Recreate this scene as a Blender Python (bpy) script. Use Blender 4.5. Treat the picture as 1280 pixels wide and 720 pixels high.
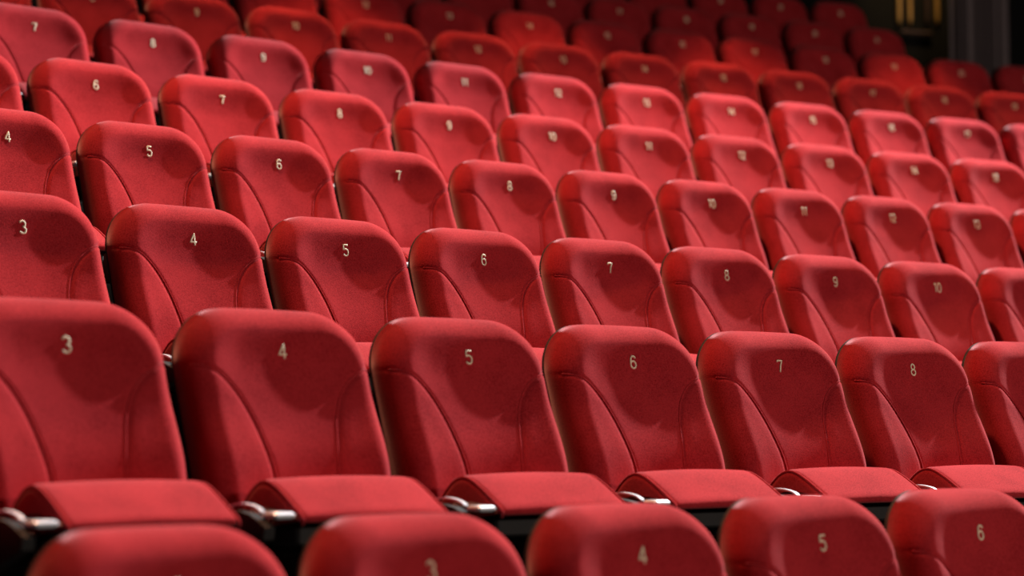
import bpy, math
import numpy as np
from mathutils import Vector, Matrix

for o in list(bpy.data.objects):
    bpy.data.objects.remove(o, do_unlink=True)
scene = bpy.context.scene
COL = scene.collection

# ------------------------------------------------------------------ camera
cam = bpy.data.cameras.new('camera')
cam.sensor_width = 36.0
cam.lens = 2400.0 * 36.0 / 1280.0
cam.clip_start = 0.05
cam.dof.use_dof = True
cam.dof.focus_distance = 5.75
cam.dof.aperture_fstop = 1.85
cam_o = bpy.data.objects.new('camera', cam)
COL.objects.link(cam_o)
CAM_YAW, CAM_PITCH = 0.8226, 0.0739
cam_o.location = (-0.0056, -2.7300, 0.9978)
cam_o.rotation_euler = (math.pi / 2 + CAM_PITCH, 0.0, -CAM_YAW)
scene.camera = cam_o

# ------------------------------------------------------------------ light
world = bpy.data.worlds.new('world')
scene.world = world
world.use_nodes = True
bg = world.node_tree.nodes['Background']
bg.inputs['Color'].default_value = (1.0, 0.92, 0.86, 1)
bg.inputs['Strength'].default_value = 0.010


def spot(name, loc, target, power, color, angle, blend, radius):
    l = bpy.data.lights.new(name, 'SPOT')
    l.energy = power
    l.color = color
    l.spot_size = math.radians(angle)
    l.spot_blend = blend
    l.shadow_soft_size = radius
    o = bpy.data.objects.new(name, l)
    COL.objects.link(o)
    o.location = loc
    d = Vector(target) - Vector(loc)
    o.rotation_euler = d.to_track_quat('-Z', 'Y').to_euler()
    return o


# all lamps hang outside the picture: house lights overhead, downlights under the added soffit, an added fill in front
spot('house_spot_offscreen', (17.5, 0.7, 10.5), (1.5, 1.2, 1.6), 24500, (1.0, 0.97, 0.96), 85, 1.0, 0.15)
spot('warm_house_lamp_offscreen', (3.4, 3.45, 9.3), (4.3, 2.0, 1.3), 2600, (1.0, 0.45, 0.24), 80, 0.3, 0.20)
for _k in range(10):                      # one even row of like downlights in the added soffit, standing for warm rear rim light, pointing straight down
    _th = 0.05 + 0.048 * _k
    _r = 24.155 + 5.75
    _p = Vector((_r * math.sin(_th), _r * math.cos(_th) - 24.155, 5.60))
    spot('soffit_downlight_%d_offscreen' % (_k + 1), _p, _p - Vector((0, 0, 2)), 260, (1.0, 0.42, 0.22), 44, 0.5, 0.05)
spot('wall_downlight_offscreen', (15.15, 6.0, 6.2), (15.55, 6.55, 5.45), 55, (1.0, 0.66, 0.30), 70, 0.6, 0.03)

front_fill = bpy.data.lights.new('front_fill_offscreen', 'AREA')       # unseen area fill added in front to lift the shaded seat fronts
front_fill.shape = 'RECTANGLE'
front_fill.size, front_fill.size_y = 6.0, 1.0
front_fill.energy = 520
front_fill.color = (1.0, 0.80, 0.68)
front_fill_o = bpy.data.objects.new('front_fill_offscreen', front_fill)
COL.objects.link(front_fill_o)
front_fill_o.location = (7.0, -10.5, 5.0)
front_fill_o.rotation_euler = (Vector((5.5, 1.5, 1.2)) - Vector((7.0, -10.5, 5.0))).to_track_quat('-Z', 'Y').to_euler()

vs = scene.view_settings
vs.view_transform = 'Standard'
vs.look = 'None'
vs.gamma = 1.0
vs.use_curve_mapping = False
vs.exposure = 0.0
scene.render.film_transparent = False

# ------------------------------------------------------------------ materials


def new_mat(name):
    m = bpy.data.materials.new(name)
    m.use_nodes = True
    nt = m.node_tree
    return m, nt, nt.nodes['Principled BSDF']


def velvet(name, dark, light, sheen=0.6):
    m, nt, b = new_mat(name)
    tc = nt.nodes.new('ShaderNodeTexCoord')
    oi = nt.nodes.new('ShaderNodeObjectInfo')
    add = nt.nodes.new('ShaderNodeVectorMath')
    add.operation = 'MULTIPLY_ADD'
    nt.links.new(oi.outputs['Random'], add.inputs[0])
    add.inputs[1].default_value = (7, 11, 5)
    nt.links.new(tc.outputs['Object'], add.inputs[2])
    n1 = nt.nodes.new('ShaderNodeTexNoise')
    n1.inputs['Scale'].default_value = 9.0
    n1.inputs['Detail'].default_value = 5.0
    nt.links.new(add.outputs[0], n1.inputs['Vector'])
    n2 = nt.nodes.new('ShaderNodeTexNoise')
    n2.inputs['Scale'].default_value = 260.0
    n2.inputs['Detail'].default_value = 2.0
    nt.links.new(tc.outputs['Object'], n2.inputs['Vector'])
    mixf = nt.nodes.new('ShaderNodeMath')
    mixf.operation = 'MULTIPLY_ADD'
    nt.links.new(n2.outputs['Fac'], mixf.inputs[0])
    mixf.inputs[1].default_value = 0.8
    soft = nt.nodes.new('ShaderNodeMath')
    soft.operation = 'MULTIPLY_ADD'
    nt.links.new(n1.outputs['Fac'], soft.inputs[0])
    soft.inputs[1].default_value = 0.45
    soft.inputs[2].default_value = 0.275
    nt.links.new(soft.outputs[0], mixf.inputs[2])
    ramp = nt.nodes.new('ShaderNodeValToRGB')
    ramp.color_ramp.elements[0].position = 0.60
    ramp.color_ramp.elements[0].color = (*dark, 1)
    ramp.color_ramp.elements[1].position = 1.0
    ramp.color_ramp.elements[1].color = (*light, 1)
    nt.links.new(mixf.outputs[0], ramp.inputs['Fac'])
    nt.links.new(ramp.outputs['Color'], b.inputs['Base Color'])
    b.inputs['Roughness'].default_value = 1.0
    b.inputs['Specular IOR Level'].default_value = 0.0
    b.inputs['Sheen Weight'].default_value = sheen
    b.inputs['Sheen Roughness'].default_value = 0.45
    b.inputs['Sheen Tint'].default_value = (1.0, 0.66, 0.68, 1)
    bp = nt.nodes.new('ShaderNodeBump')
    bp.inputs['Strength'].default_value = 0.25
    bp.inputs['Distance'].default_value = 0.002
    nt.links.new(n2.outputs['Fac'], bp.inputs['Height'])
    nt.links.new(bp.outputs['Normal'], b.inputs['Normal'])
    return m


def plain(name, color, rough=0.5, metal=0.0, nscale=60.0, amt=0.25, bump=0.0):
    m, nt, b = new_mat(name)
    tc = nt.nodes.new('ShaderNodeTexCoord')
    n = nt.nodes.new('ShaderNodeTexNoise')
    n.inputs['Scale'].default_value = nscale
    n.inputs['Detail'].default_value = 4.0
    nt.links.new(tc.outputs['Object'], n.inputs['Vector'])
    ramp = nt.nodes.new('ShaderNodeValToRGB')
    ramp.color_ramp.elements[0].position = 0.3
    ramp.color_ramp.elements[0].color = (*[c * (1 - amt) for c in color], 1)
    ramp.color_ramp.elements[1].position = 0.75
    ramp.color_ramp.elements[1].color = (*[min(1, c * (1 + amt)) for c in color], 1)
    nt.links.new(n.outputs['Fac'], ramp.inputs['Fac'])
    nt.links.new(ramp.outputs['Color'], b.inputs['Base Color'])
    b.inputs['Roughness'].default_value = rough
    b.inputs['Metallic'].default_value = metal
    if bump:
        bp = nt.nodes.new('ShaderNodeBump')
        bp.inputs['Strength'].default_value = bump
        bp.inputs['Distance'].default_value = 0.004
        nt.links.new(n.outputs['Fac'], bp.inputs['Height'])
        nt.links.new(bp.outputs['Normal'], b.inputs['Normal'])
    return m


M_VELVET = velvet('red_velvet', (0.19, 0.006, 0.010), (0.44, 0.028, 0.036), 0.22)
M_PIPING = velvet('red_piping', (0.19, 0.006, 0.010), (0.44, 0.028, 0.036), 0.22)
M_SHELL = plain('back_shell_plastic', (0.020, 0.012, 0.011), 0.7)
M_STEEL = plain('black_steel', (0.006, 0.006, 0.006), 0.75)
M_CHROME = plain('brushed_chrome', (0.80, 0.86, 0.95), 0.45, 0.4, amt=0.08)
M_GOLD = plain('gold_embroidery', (1.0, 0.86, 0.58), 0.4, 0.0, 900.0, 0.25, 0.3)
M_CARPET = plain('dark_carpet', (0.012, 0.008, 0.008), 0.95, 0.0, 300.0, 0.4, 0.4)
M_WALL = plain('black_wall_paint', (0.002, 0.002, 0.002), 1.0, 0.0, 8.0, 0.3)
M_CURTAIN = plain('charcoal_curtain', (0.24, 0.20, 0.21), 0.95, 0.0, 120.0, 0.25, 0.3)
M_DULL = plain('dull_bronze', (0.10, 0.06, 0.06), 0.6, 0.3, 30.0, 0.2)
M_GILT = plain('gilded_metal', (0.75, 0.45, 0.14), 0.45, 0.6, 30.0, 0.2)

# ------------------------------------------------------------------ helpers


def mesh_obj(name, verts, faces, mat, parent=None, smooth=True):
    me = bpy.data.meshes.new(name)
    me.from_pydata([tuple(map(float, v)) for v in verts], [], faces)
    me.materials.append(mat)
    if smooth:
        me.polygons.foreach_set('use_smooth', [True] * len(me.polygons))
    me.update()
    o = bpy.data.objects.new(name, me)
    COL.objects.link(o)
    if parent:
        o.parent = parent
    return o


def catmull(pts, n):
    P = np.array(pts, float)
    P = np.vstack([2 * P[0] - P[1], P, 2 * P[-1] - P[-2]])
    out = []
    for i in range(1, len(P) - 2):
        for k in range(n):
            t = k / n
            a, b, c, d = P[i - 1], P[i], P[i + 1], P[i + 2]
            out.append(0.5 * (2 * b + (c - a) * t + (2 * a - 5 * b + 4 * c - d) * t * t + (3 * b - a - 3 * c + d) * t ** 3))
    out.append(P[-2])
    return np.array(out)


def tube(path, rad, seg=8, flat=None):
    """swept tube along a 3D path; flat=(normal vector, factor) squashes the section"""
    path = np.array(path, float)
    n = len(path)
    tan = np.gradient(path, axis=0)
    tan /= np.linalg.norm(tan, axis=1)[:, None] + 1e-12
    verts, faces = [], []
    ref = np.array([0.0, -1.0, 0.0])
    for i in range(n):
        a = np.cross(tan[i], ref)
        a /= np.linalg.norm(a) + 1e-12
        b = np.cross(a, tan[i])
        for k in range(seg):
            th = 2 * math.pi * k / seg
            verts.append(path[i] + rad * (math.cos(th) * a + (flat or 1.0) * math.sin(th) * b))
    for i in range(n - 1):
        for k in range(seg):
            k2 = (k + 1) % seg
            faces.append((i * seg + k, i * seg + k2, (i + 1) * seg + k2, (i + 1) * seg + k))
    faces.append(tuple(range(seg))[::-1])
    faces.append(tuple((n - 1) * seg + k for k in range(seg)))
    return verts, faces


def merge(parts):
    V, F = [], []
    for v, f in parts:
        b = len(V)
        V += list(v)
        F += [tuple(i + b for i in q) for q in f]
    return V, F


def rbox(x0, x1, y0, y1, z0, z1, r=0.004):
    """box with chamfered vertical profile edges"""
    V, F = [], []
    zs = [(z0, r), (z0 + r, 0), (z1 - r, 0), (z1, r)]
    for z, i in zs:
        xa, xb, ya, yb = x0 + i, x1 - i, y0 + i, y1 - i
        V += [(xa + r, ya, z), (xb - r, ya, z), (xb, ya + r, z), (xb, yb - r, z), (xb - r, yb, z), (xa + r, yb, z), (xa, yb - r, z), (xa, ya + r, z)]
    for i in range(3):
        for k in range(8):
            k2 = (k + 1) % 8
            F.append((i * 8 + k, i * 8 + k2, i * 8 + 8 + k2, i * 8 + 8 + k))
    F.append(tuple(range(8))[::-1])
    F.append(tuple(24 + k for k in range(8)))
    return V, F


# ------------------------------------------------------------------ auditorium layout (concentric raked rows)
W = 0.55
R0 = 1.0 / 0.0414
NUM_H = 0.74                     # height of the number above its row's floor
OFF = [4.23, 4.082, 4.4265, 4.3724, 4.2583, 4.0023, 4.2789, 4.2445, 5.3996 - 2 * W * 1.0051, 7.1369 - 5 * W * 1.011]
ROW_Y = [0.0, 0.9287, 1.864, 2.7906, 3.7122, 4.6341, 5.5556, 6.4774, 7.4003, 8.3217]
ROW_Z = [-0.001, 0.443, 0.7997, 1.191, 1.5757, 1.9744, 2.3653, 2.7652, 3.1693, 3.5811]
ROW_W = [0.0068, 0.0232, -0.0481, -0.0788, -0.0019, 0.0132, 0.0265, 0.043, 0.0051, 0.011]
SEATS = [(2, 6), (2, 9), (3, 11), (4, 14), (5, 15), (7, 18), (7, 19), (9, 21), (13, 21), (17, 22)]


SOFFIT_Z = 5.5                       # front edge of the added soffit, curved to cut off the house spot


def polar(yr, th, z):
    r = R0 + yr
    return (r * math.sin(th), r * math.cos(th) - R0, z)


# floor: terraced steps, concentric
def build_floor():
    prof = [(-9.0, -0.45), (-0.62, -0.45)]
    for r in range(10):
        a = ROW_Y[r] - 0.62
        prof.append((a, ROW_Z[r]))
        b = (ROW_Y[r + 1] - 0.62) if r < 9 else ROW_Y[r] + 2.0
        prof.append((b, ROW_Z[r]))
    V, F = [], []
    nt_ = 40
    for k in range(nt_ + 1):
        th = -0.22 + (0.72 + 0.22) * k / nt_
        for (y, z) in prof:
            V.append(polar(y, th, z))
        V.append(polar(prof[-1][0], th, -0.9))
        V.append(polar(prof[0][0], th, -0.9))
    m = len(prof) + 2
    for k in range(nt_):
        for i in range(m):
            i2 = (i + 1) % m
            F.append((k * m + i, k * m + i2, (k + 1) * m + i2, (k + 1) * m + i))
    o = mesh_obj('floor', V, F, M_CARPET, smooth=False)
    o['kind'] = 'structure'


build_floor()

# back wall of the auditorium
V, F = [], []
for k in range(31):
    th = -0.22 + 0.94 * k / 30
    for (y, z) in ((10.3, 3.55), (10.3, 9.0), (10.6, 9.0), (10.6, 3.55)):
        V.append(polar(y, th, z))
for k in range(30):
    for i in range(4):
        i2 = (i + 1) % 4
        F.append((k * 4 + i, k * 4 + i2, k * 4 + 4 + i2, k * 4 + 4 + i))
o = mesh_obj('wall_back', V, F, M_WALL, smooth=False)
o['kind'] = 'structure'

# unseen soffit added over the rear rows to shade them from the house spot
V, F = [], []
for k in range(31):
    th = -0.22 + 0.94 * k / 30
    SOFFIT_Y = float(np.interp(th, (-0.22, 0.0, 0.202, 0.244, 0.285, 0.326, 0.367, 0.407, 0.448, 0.489, 0.72), (2.0, 2.9, 4.179, 4.432, 4.659, 4.86, 5.035, 5.184, 5.306, 5.402, 4.95)))
    for (y, z) in ((SOFFIT_Y, SOFFIT_Z), (10.3, 6.4), (10.3, 6.9), (SOFFIT_Y, SOFFIT_Z + 0.6)):
        V.append(polar(y, th, z))
for k in range(30):
    for i in range(4):
        i2 = (i + 1) % 4
        F.append((k * 4 + i, k * 4 + i2, k * 4 + 4 + i2, k * 4 + 4 + i))
F += [(3, 2, 1, 0), (120, 121, 122, 123)]
o = mesh_obj('added_soffit', V, F, M_WALL, smooth=False)
o['kind'] = 'structure'

# heavy pleated curtain in front of the back wall, beyond the aisle
V, F = [], []
nc, z_lo, z_hi = 120, 3.584, 6.2
rowsz = np.linspace(z_lo, z_hi, 12)
for side in (0, 1):
    for zz in rowsz:
        for k in range(nc + 1):
            u = k / nc
            th = 0.4705 + (0.4888 - 0.4705) * u
            w_ = 0.055 * math.sin(u * 2 * math.pi * 6.5 + 0.5 * math.sin(9 * u)) + 0.02 * math.sin(u * 2 * math.pi * 15 + 1 + 0.15 * zz)
            V.append(polar(9.78 + w_ + (0.012 if side else 0.0), th, zz))
nr = len(rowsz)
for side in (0, 1):
    b = side * nr * (nc + 1)
    for j in range(nr - 1):
        for k in range(nc):
            a = b + j * (nc + 1) + k
            F.append((a, a + 1, a + nc + 2, a + nc + 1))
o = mesh_obj('curtain', V, F, M_CURTAIN)
o['label'] = 'charcoal grey pleated curtain hanging by the dark back wall'
o['category'] = 'curtain'

# gilded mouldings on the back wall between the aisle and the curtain
for i, (th, w_, zb) in enumerate(((0.4635, 0.052, 4.79), (0.4670, 0.046, 4.80), (0.4725, 0.038, 4.81), (0.4755, 0.048, 4.82))):
    path = [(0, 0, zb), (0, 0, zb + 0.05), (0, 0, 6.0), (0, 0, 6.45)]
    V, F = [], []
    seg = 10
    for (rr_, zz) in ((0.3, zb - 0.03), (0.8, zb), (1.0, zb + 0.04), (1.0, 6.1), (0.7, 6.14)):
        for k in range(seg):
            a = 2 * math.pi * k / seg
            V.append((w_ / 2 * rr_ * math.cos(a), w_ / 2 * rr_ * math.sin(a), zz))
    for j in range(4):
        for k in range(seg):
            k2 = (k + 1) % seg
            F.append((j * seg + k, j * seg + k2, j * seg + seg + k2, j * seg + seg + k))
    F.append(tuple(range(seg))[::-1])
    F.append(tuple(4 * seg + k for k in range(seg)))
    P = polar(10.3 - w_ / 2, th, 0)
    o = mesh_obj('gilded_bar', [(v[0] + P[0], v[1] + P[1], v[2]) for v in V], F, M_GILT if i != 2 else M_DULL)
    o['label'] = ['thick gilded upright bar on black wall, beside its thinner twin', 'thinner gilded upright bar on black wall close beside a thick one',
                  'dull brownish upright bar on black wall beside a lone gilded one', 'lone gilded upright bar on black wall next to the curtain'][i]
    o['category'] = 'wall bar'
    o['group'] = 'upright bars on the back wall'

rail = [polar(10.265, 0.4640 + 0.0095 * k / 12, 4.70) for k in range(13)]
o = mesh_obj('wall_rail_bar', *tube([(p[0], p[1], p[2]) for p in rail], 0.02, 8), M_DULL)
o.name = 'bronze_rail'
o['label'] = 'thin dull bronze rail running level below the upright gilded bars'
o['category'] = 'rail'

# ------------------------------------------------------------------ seat geometry (local: x right, y back, z up, origin at the number)
HW, ZT, ZB, RC = 0.246, 0.097, -0.400, 0.135
LEAN = 0.35


def lean(z):
    """slope of the back: reclined below, more upright round the head"""
    z = np.asarray(z, float)
    t = np.clip(z + 0.07, 0, None)
    return LEAN * z - 0.09 * (np.sqrt(t * t + 0.0009) - 0.03)


SEAM = catmull([(0.250, -0.036), (0.214, -0.042), (0.178, -0.062), (0.143, -0.102), (0.118, -0.155), (0.101, -0.220), (0.088, -0.29), (0.082, -0.41)], 14)


def edge_dist(x, z):
    qx = np.abs(x) - (HW - RC)
    qz = z - (ZT - RC)
    return -(np.hypot(np.maximum(qx, 0), np.maximum(qz, 0)) + np.minimum(np.maximum(qx, qz), 0) - RC)


def seam_dist(x, z):
    ax = np.abs(x)
    d = np.full(np.shape(x), 9.0)
    side = np.zeros(np.shape(x))
    for (a, b) in zip(SEAM[:-1], SEAM[1:]):
        e = b - a
        t = np.clip(((ax - a[0]) * e[0] + (z - a[1]) * e[1]) / (e @ e), 0, 1)
        dx, dz = ax - (a[0] + t * e[0]), z - (a[1] + t * e[1])
        dd = np.hypot(dx, dz)
        cr = e[0] * dz - e[1] * dx          # >0 on the outer (wing) side: curve runs inward and down
        upd = dd < d
        side = np.where(upd, np.sign(cr), side)
        d = np.where(upd, dd, d)
    return d, side


def front_raw(x, z):
    x = np.asarray(x, float)
    z = np.asarray(z, float)
    d = edge_dist(x, z)
    y = lean(z)
    y = y - 0.016 * np.exp(-((z + 0.25) / 0.10) ** 2)                      # lumbar swell
    y = y - 0.006 * np.exp(-((d - 0.055) / 0.045) ** 2) * np.clip((z + 0.12) / 0.1, 0, 1)   # rolled rim round the head
    y = y - 0.020 * np.clip(np.abs(x) / 0.21, 0, 1) ** 2                               # slightly dished across
    sd, side = seam_dist(x, z)
    s = np.where(side > 0, sd, -sd)                                        # + in the wing
    y = y - 0.003 * np.clip(s / 0.03, 0, 1) ** 0.5
    y = y + 0.0055 * np.exp(-(sd / 0.0048) ** 2)                           # sewn groove
    re = 0.055
    k = 1 - np.clip(d / re, 0, 1)
    y = y + re * (1 - np.sqrt(np.maximum(0, 1 - k ** 2)))
    return y


Y00 = float(front_raw(0.0, 0.0))


def front(x, z):
    return front_raw(x, z) - Y00


def half_w(z):
    q = np.clip((z - (ZT - RC)) / RC, 0, 1)
    return HW - RC + RC * np.sqrt(np.maximum(0, 1 - q * q))


def outline(n_side=14, n_arc=14, grow=0.0):
    """open loop from bottom left over the top to bottom right"""
    hw, zt, rc = HW + grow, ZT + grow, RC + grow
    L = [(-hw, ZB + (zt - rc - ZB) * k / n_side) for k in range(n_side)]
    L += [(-(hw - rc) - rc * math.cos(a), zt - rc + rc * math.sin(a)) for a in np.linspace(0, math.pi / 2, n_arc)]
    L += [((hw - rc) + rc * math.sin(a), zt - rc + rc * math.cos(a)) for a in np.linspace(0, math.pi / 2, n_arc)]
    L += [(hw, zt - rc - (zt - rc - ZB) * (k + 1) / n_side) for k in range(n_side)]
    return L


def backrest_mesh():
    nx, nz = 104, 112
    us = np.sin(np.linspace(-1, 1, nx + 1) * math.pi / 2) * 0.55 + np.linspace(-1, 1, nx + 1) * 0.45
    us = np.sign(us) * (1 - (1 - np.abs(us)) ** 1.0)
    vlin = np.linspace(0, 1, nz + 1)
    v = 1 - (1 - vlin) ** 1.55
    zs = ZB + (ZT - ZB) * v
    X = us[None, :] * half_w(zs)[:, None]
    Z = np.repeat(zs[:, None], nx + 1, 1)
    Y = front(X, Z)
    Zc = Z + 0.007 * (1 - (X / HW) ** 2) * np.clip((Z - ZT + RC) / RC, 0, 1)     # crowned top
    V = list(np.stack([X.ravel(), Y.ravel(), Zc.ravel()], 1))
    F = []
    for j in range(nz):
        for i in range(nx):
            a = j * (nx + 1) + i
            F.append((a, a + 1, a + nx + 2, a + nx + 1))
    # side wall back to the shell
    loop = [j * (nx + 1) for j in range(nz + 1)] + [nz * (nx + 1) + i for i in range(1, nx)] + [j * (nx + 1) + nx for j in range(nz, -1, -1)]
    base = len(V)
    for i in loop:
        p = V[i]
        V.append(np.array([p[0] * 1.0, float(lean(p[2])) - Y00 + 0.078, p[2]]))
    n = len(loop)
    for k in range(n - 1):
        F.append((loop[k], loop[k + 1], base + k + 1, base + k))
    F.append(tuple(base + k for k in range(n)))
    return V, F


def shell_mesh():
    V, F = [], []
    rings = [(-0.006, 0.074), (-0.001, 0.079), (-0.001, 0.089), (-0.007, 0.096), (-0.06, 0.112)]
    for g, dy in rings:
        L = outline(grow=g)
        for (x, z) in L:
            zc = z + 0.007 * max(0, 1 - (x / HW) ** 2) * min(1, max(0, (z - ZT + RC) / RC))
            V.append((x, float(lean(zc)) - Y00 + dy, zc))
    n = len(outline())
    for r in range(len(rings) - 1):
        for k in range(n - 1):
            F.append((r * n + k, r * n + k + 1, (r + 1) * n + k + 1, (r + 1) * n + k))
        F.append((r * n + n - 1, r * n, (r + 1) * n, (r + 1) * n + n - 1))
    F.append(tuple((len(rings) - 1) * n + k for k in range(n)))
    F.append(tuple(range(n))[::-1])
    return V, F


def piping_mesh(sgn):
    P = []
    for (x, z) in SEAM[2:-2]:
        P.append((sgn * x, float(front(np.array(x - 0.005), np.array(z))) - 0.0005, z))
    P = [(sgn * (abs(p[0]) - 0.004), p[1], p[2]) for p in P]
    return tube(P, 0.0027, 6)


CUSH = catmull([(-0.095, -0.410), (-0.100, -0.397), (-0.115, -0.380), (-0.145, -0.350), (-0.175, -0.320), (-0.205, -0.300), (-0.235, -0.2935), (-0.265, -0.300),
                (-0.305, -0.320), (-0.35, -0.347), (-0.377, -0.364), (-0.384, -0.375), (-0.372, -0.384), (-0.32, -0.378), (-0.24, -0.372), (-0.16, -0.390), (-0.115, -0.412)], 4)
CHW = 0.198


def cushion_mesh():
    P = CUSH
    n = len(P)
    T = np.roll(P, -1, 0) - np.roll(P, 1, 0)
    T /= np.linalg.norm(T, axis=1)[:, None]
    N = np.stack([T[:, 1], -T[:, 0]], 1)
    c = P.mean(0)
    if ((P - c) * N).sum() < 0:
        N = -N
    r = 0.022
    secs = []
    for a in np.linspace(0, math.pi / 2, 7):
        secs.append((-(CHW - r + r * math.cos(a)), r * (1 - math.sin(a))))
    secs += [(x, 0.0) for x in np.linspace(-(CHW - r), CHW - r, 11)[1:-1]]
    for a in np.linspace(math.pi / 2, 0, 7):
        secs.append((CHW - r + r * math.cos(a), r * (1 - math.sin(a))))
    V, F = [], []
    for x, ins in secs:
        for k in range(n):
            q = P[k] - N[k] * ins * 0.9
            crown = 0.006 * (1 - (x / CHW) ** 2) * max(0.0, N[k][1])
            V.append((x, q[0], q[1] + crown))
    m = len(secs)
    for s in range(m - 1):
        for k in range(n):
            k2 = (k + 1) % n
            F.append((s * n + k, s * n + k2, (s + 1) * n + k2, (s + 1) * n + k))
    F.append(tuple(range(n))[::-1])
    F.append(tuple((m - 1) * n + k for k in range(n)))
    return V, F


def cushion_piping(sgn):
    path = [(sgn * (CHW - 0.006), p[0], p[1] - 0.004) for p in CUSH[8:48]]
    P = np.array(path)
    n = len(P)
    tan = np.gradient(P, axis=0)
    tan /= np.linalg.norm(tan, axis=1)[:, None]
    V, F = [], []
    seg = 6
    for i in range(n):
        a = np.array([1.0, 0, 0])
        b = np.cross(tan[i], a)
        for k in range(seg):
            t = 2 * math.pi * k / seg
            V.append(P[i] + 0.0036 * (math.cos(t) * a + math.sin(t) * b))
    for i in range(n - 1):
        for k in range(seg):
            k2 = (k + 1) % seg
            F.append((i * seg + k, i * seg + k2, (i + 1) * seg + k2, (i + 1) * seg + k))
    F.append(tuple(range(seg))[::-1])
    F.append(tuple((n - 1) * seg + k for k in range(seg)))
    return V, F


def strip(path, x0, x1, th):
    """flat bar swept in the y-z plane"""
    P = np.array(path, float)
    T = np.gradient(P, axis=0)
    T /= np.linalg.norm(T, axis=1)[:, None]
    N = np.stack([-T[:, 1], T[:, 0]], 1)
    V, F = [], []
    for p, nn in zip(P, N):
        for x, s in ((x0, 1), (x1, 1), (x1, -1), (x0, -1)):
            q = p + nn * th * 0.5 * s
            V.append((x, q[0], q[1]))
    for i in range(len(P) - 1):
        for k in range(4):
            k2 = (k + 1) % 4
            F.append((i * 4 + k, i * 4 + k2, i * 4 + 4 + k2, i * 4 + 4 + k))
    F.append((3, 2, 1, 0))
    b = (len(P) - 1) * 4
    F.append((b, b + 1, b + 2, b + 3))
    return V, F


# digits drawn as strokes in a 0.6 x 1 box
def arc(cx, cz, rx, rz, a0, a1, n=14):
    return [(cx + rx * math.cos(math.radians(a)), cz + rz * math.sin(math.radians(a))) for a in np.linspace(a0, a1, n)]


DIG = {
    '0': [arc(.3, .5, .24, .46, 90, 450, 26)],
    '1': [[(.12, .80), (.32, .96), (.32, .04)]],
    '2': [arc(.3, .70, .23, .26, 165, -30) + [(.07, .05), (.55, .05)]],
    '3': [arc(.28, .73, .22, .23, 160, -85, 14), arc(.28, .27, .25, .24, 88, -160, 16)],
    '4': [[(.42, .03), (.42, .97), (.05, .30), (.58, .30)]],
    '5': [[(.52, .95), (.11, .95), (.09, .55)] + arc(.28, .33, .25, .29, 120, -150, 16)],
    '6': [arc(.33, .68, .22, .27, 25, 170, 10) + [(.08, .45)] + arc(.3, .31, .23, .27, 180, 540, 22)],
    '7': [[(.06, .82), (.07, .95), (.55, .95), (.38, .55), (.26, .03)]],
    '8': [arc(.3, .74, .19, .22, -90, 270, 20), arc(.3, .28, .235, .24, 90, 450, 22)],
    '9': [arc(.3, .69, .23, .27, 0, 360, 22) + [(.52, .55)] + arc(.27, .32, .22, .27, -10, -155, 10)],
}
DIG_H = 0.0365
DIG_W = 0.0230


def number_mesh(txt):
    adv = DIG_W * 1.02 if len(txt) == 1 else DIG_W * 0.86
    tot = adv * (len(txt) - 1)
    parts = []
    for i, ch in enumerate(txt):
        cx = -tot / 2 + adv * i
        for st in DIG[ch]:
            pts = []
            for a, b in zip(st[:-1], st[1:]):
                m = max(1, int(math.hypot(b[0] - a[0], b[1] - a[1]) / 0.12))
                for k in range(m):
                    pts.append((a[0] + (b[0] - a[0]) * k / m, a[1] + (b[1] - a[1]) * k / m))
            pts.append(st[-1])
            P = []
            for (u, v) in pts:
                x = cx + (u - 0.3) * DIG_W / 0.6
                z = (v - 0.5) * DIG_H
                P.append((x, float(front(np.array(x), np.array(z))) - 0.0008, z))
            parts.append(tube(P, 0.0029, 6, 0.6))
    return merge(parts)


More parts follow.
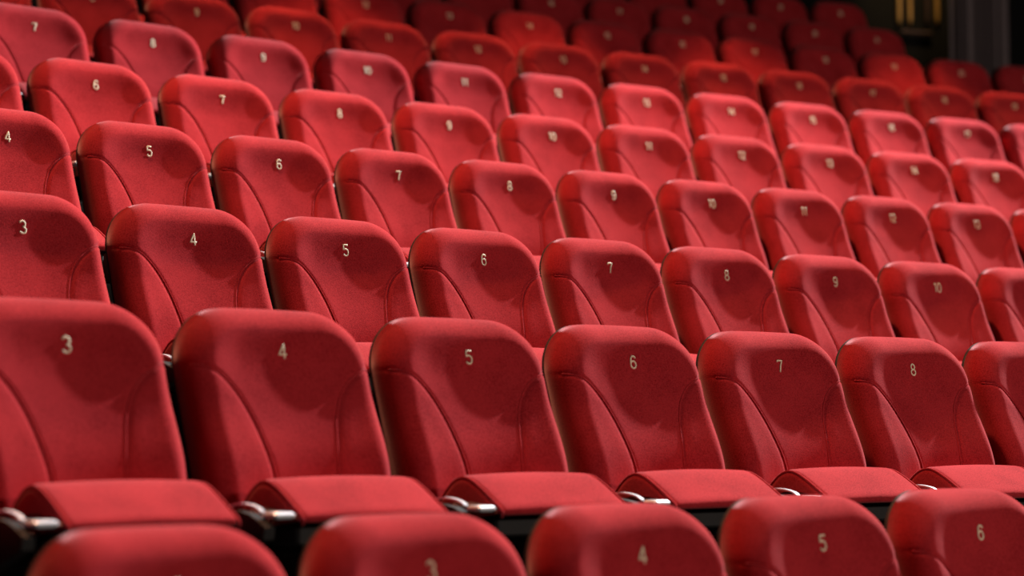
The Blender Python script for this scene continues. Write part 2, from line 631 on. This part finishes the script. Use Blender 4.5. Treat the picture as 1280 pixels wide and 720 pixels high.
# ------------------------------------------------------------------ one master seat
def make_seat():
    root = bpy.data.objects.new('theatre_seat', None)
    root.empty_display_size = 0.1
    COL.objects.link(root)
    z0 = NUM_H                                     # root sits on the floor; parts are lifted

    def part(name, vf, mat, parent, smooth=True):
        V, F = vf
        off = 0.0 if parent is not root else z0
        return mesh_obj(name, [(v[0], v[1], v[2] + off) for v in V], F, mat, parent, smooth)
    back = part('backrest', backrest_mesh(), M_VELVET, root)
    for s in (-1, 1):
        V, F = piping_mesh(s)
        mesh_obj('piping', [(v[0], v[1], v[2] + z0) for v in V], F, M_PIPING, back)
    part('back_shell', shell_mesh(), M_SHELL, root)
    cu = part('seat_cushion', cushion_mesh(), M_VELVET, root)
    for s in (-1, 1):
        V, F = cushion_piping(s)
        mesh_obj('piping', [(v[0], v[1], v[2] + z0) for v in V], F, M_PIPING, cu)
    # black seat pan under the cushion
    part('seat_pan', rbox(-0.18, 0.18, -0.345, -0.10, -0.435, -0.388, 0.006), M_STEEL, root, False)
    # side standard on the left of the seat (shared with the neighbour)
    xs = -W / 2
    pts = [(-0.28, 0.0), (-0.02, 0.0), (-0.03, 0.30), (-0.005, 0.40), (-0.12, 0.372), (-0.20, 0.382), (-0.27, 0.384), (-0.32, 0.376), (-0.36, 0.362), (-0.385, 0.35), (-0.38, 0.325), (-0.22, 0.27), (-0.24, 0.06)]
    V, F = [], []
    for x in (xs - 0.013, xs + 0.013):
        for (y, z) in pts:
            V.append((x, y, z - z0))
    n = len(pts)
    F.append(tuple(range(n))[::-1])
    F.append(tuple(n + k for k in range(n)))
    for k in range(n):
        F.append((k, (k + 1) % n, n + (k + 1) % n, n + k))
    st = part('side_standard', (V, F), M_STEEL, root, False)
    V, F = rbox(xs - 0.03, xs + 0.03, -0.31, 0.02, 0.0, 0.014, 0.004)
    mesh_obj('foot_plate', V, F, M_STEEL, st, False)
    # hinge bar joining the seat pan to the standards
    part('hinge_bar', rbox(-0.258, 0.258, -0.165, -0.125, -0.468, -0.436, 0.006), M_STEEL, root, False)
    # bright metal bracket on the standard: thin curved strip, then a flat cap
    cb = catmull([(-0.21, -0.352), (-0.25, -0.344), (-0.29, -0.344), (-0.325, -0.350), (-0.345, -0.359)], 5)
    part('bracket', merge([strip(cb, xs + 0.002, xs + 0.013, 0.004), rbox(xs + 0.006, xs + 0.058, -0.394, -0.344, -0.373, -0.358, 0.005)]), M_CHROME, root, False)
    return root


def copy_tree(o, parent=None):
    c = o.copy()
    COL.objects.link(c)
    c.parent = parent
    for ch in list(o.children):
        copy_tree(ch, c)
    return c


master = make_seat()
num_meshes = {}
WORD = 'zero one two three four five six seven eight nine ten eleven twelve thirteen fourteen fifteen sixteen seventeen eighteen nineteen twenty'.split()
ORD = ['frontmost', 'second', 'third', 'fourth', 'fifth', 'sixth', 'seventh', 'eighth', 'ninth', 'tenth']
NTH = ['last', 'second-last', 'third-last', 'fourth-last', 'fifth-last', 'sixth-last', 'seventh-last', 'eighth-last', 'ninth-last']
jobs = [(r, n) for r in range(10) for n in range(SEATS[r][0], SEATS[r][1] + 1)]
roots = [master] + [copy_tree(master) for _ in jobs[1:]]
for (r, n), s in zip(jobs, roots):
    th = ((n - 6) * W * (1 + ROW_W[r]) + OFF[r]) / (R0 + ROW_Y[r])
    s.location = polar(ROW_Y[r], th, ROW_Z[r] + (0.010 * (n - 4) * W if r == 0 else 0.0))
    s.rotation_euler = (0, 0, -th)
    s.scale = (1 + ROW_W[r], 1, 1)
    s['category'] = 'seat'
    s['group'] = 'red theatre seats in curved raked rows'
    back = [c for c in s.children if c.name.startswith('backrest')][0]
    key = str(n)
    if key not in num_meshes:
        V, F = number_mesh(key)
        o = mesh_obj('number', [(v[0], v[1], v[2] + NUM_H) for v in V], F, M_GOLD)
        num_meshes[key] = o.data
    else:
        o = bpy.data.objects.new('number', num_meshes[key])
        COL.objects.link(o)
    o.parent = back
    if r <= 6:
        s['label'] = 'red velvet seat with gold number %s on its back, %s row up from the front' % (WORD[n], ORD[r]) if r else \
                     'red velvet seat with gold number %s on its back, frontmost row' % WORD[n]
    elif r == 7:
        s['label'] = 'dim red velvet seat in the eighth row up, its number blurred'
        s['group'] = 'dim red seats of the eighth row'
    else:
        k = SEATS[r][1] - n
        s['label'] = 'dark red velvet seat, %s one before the black aisle in the %s row up' % (NTH[k], ORD[r])
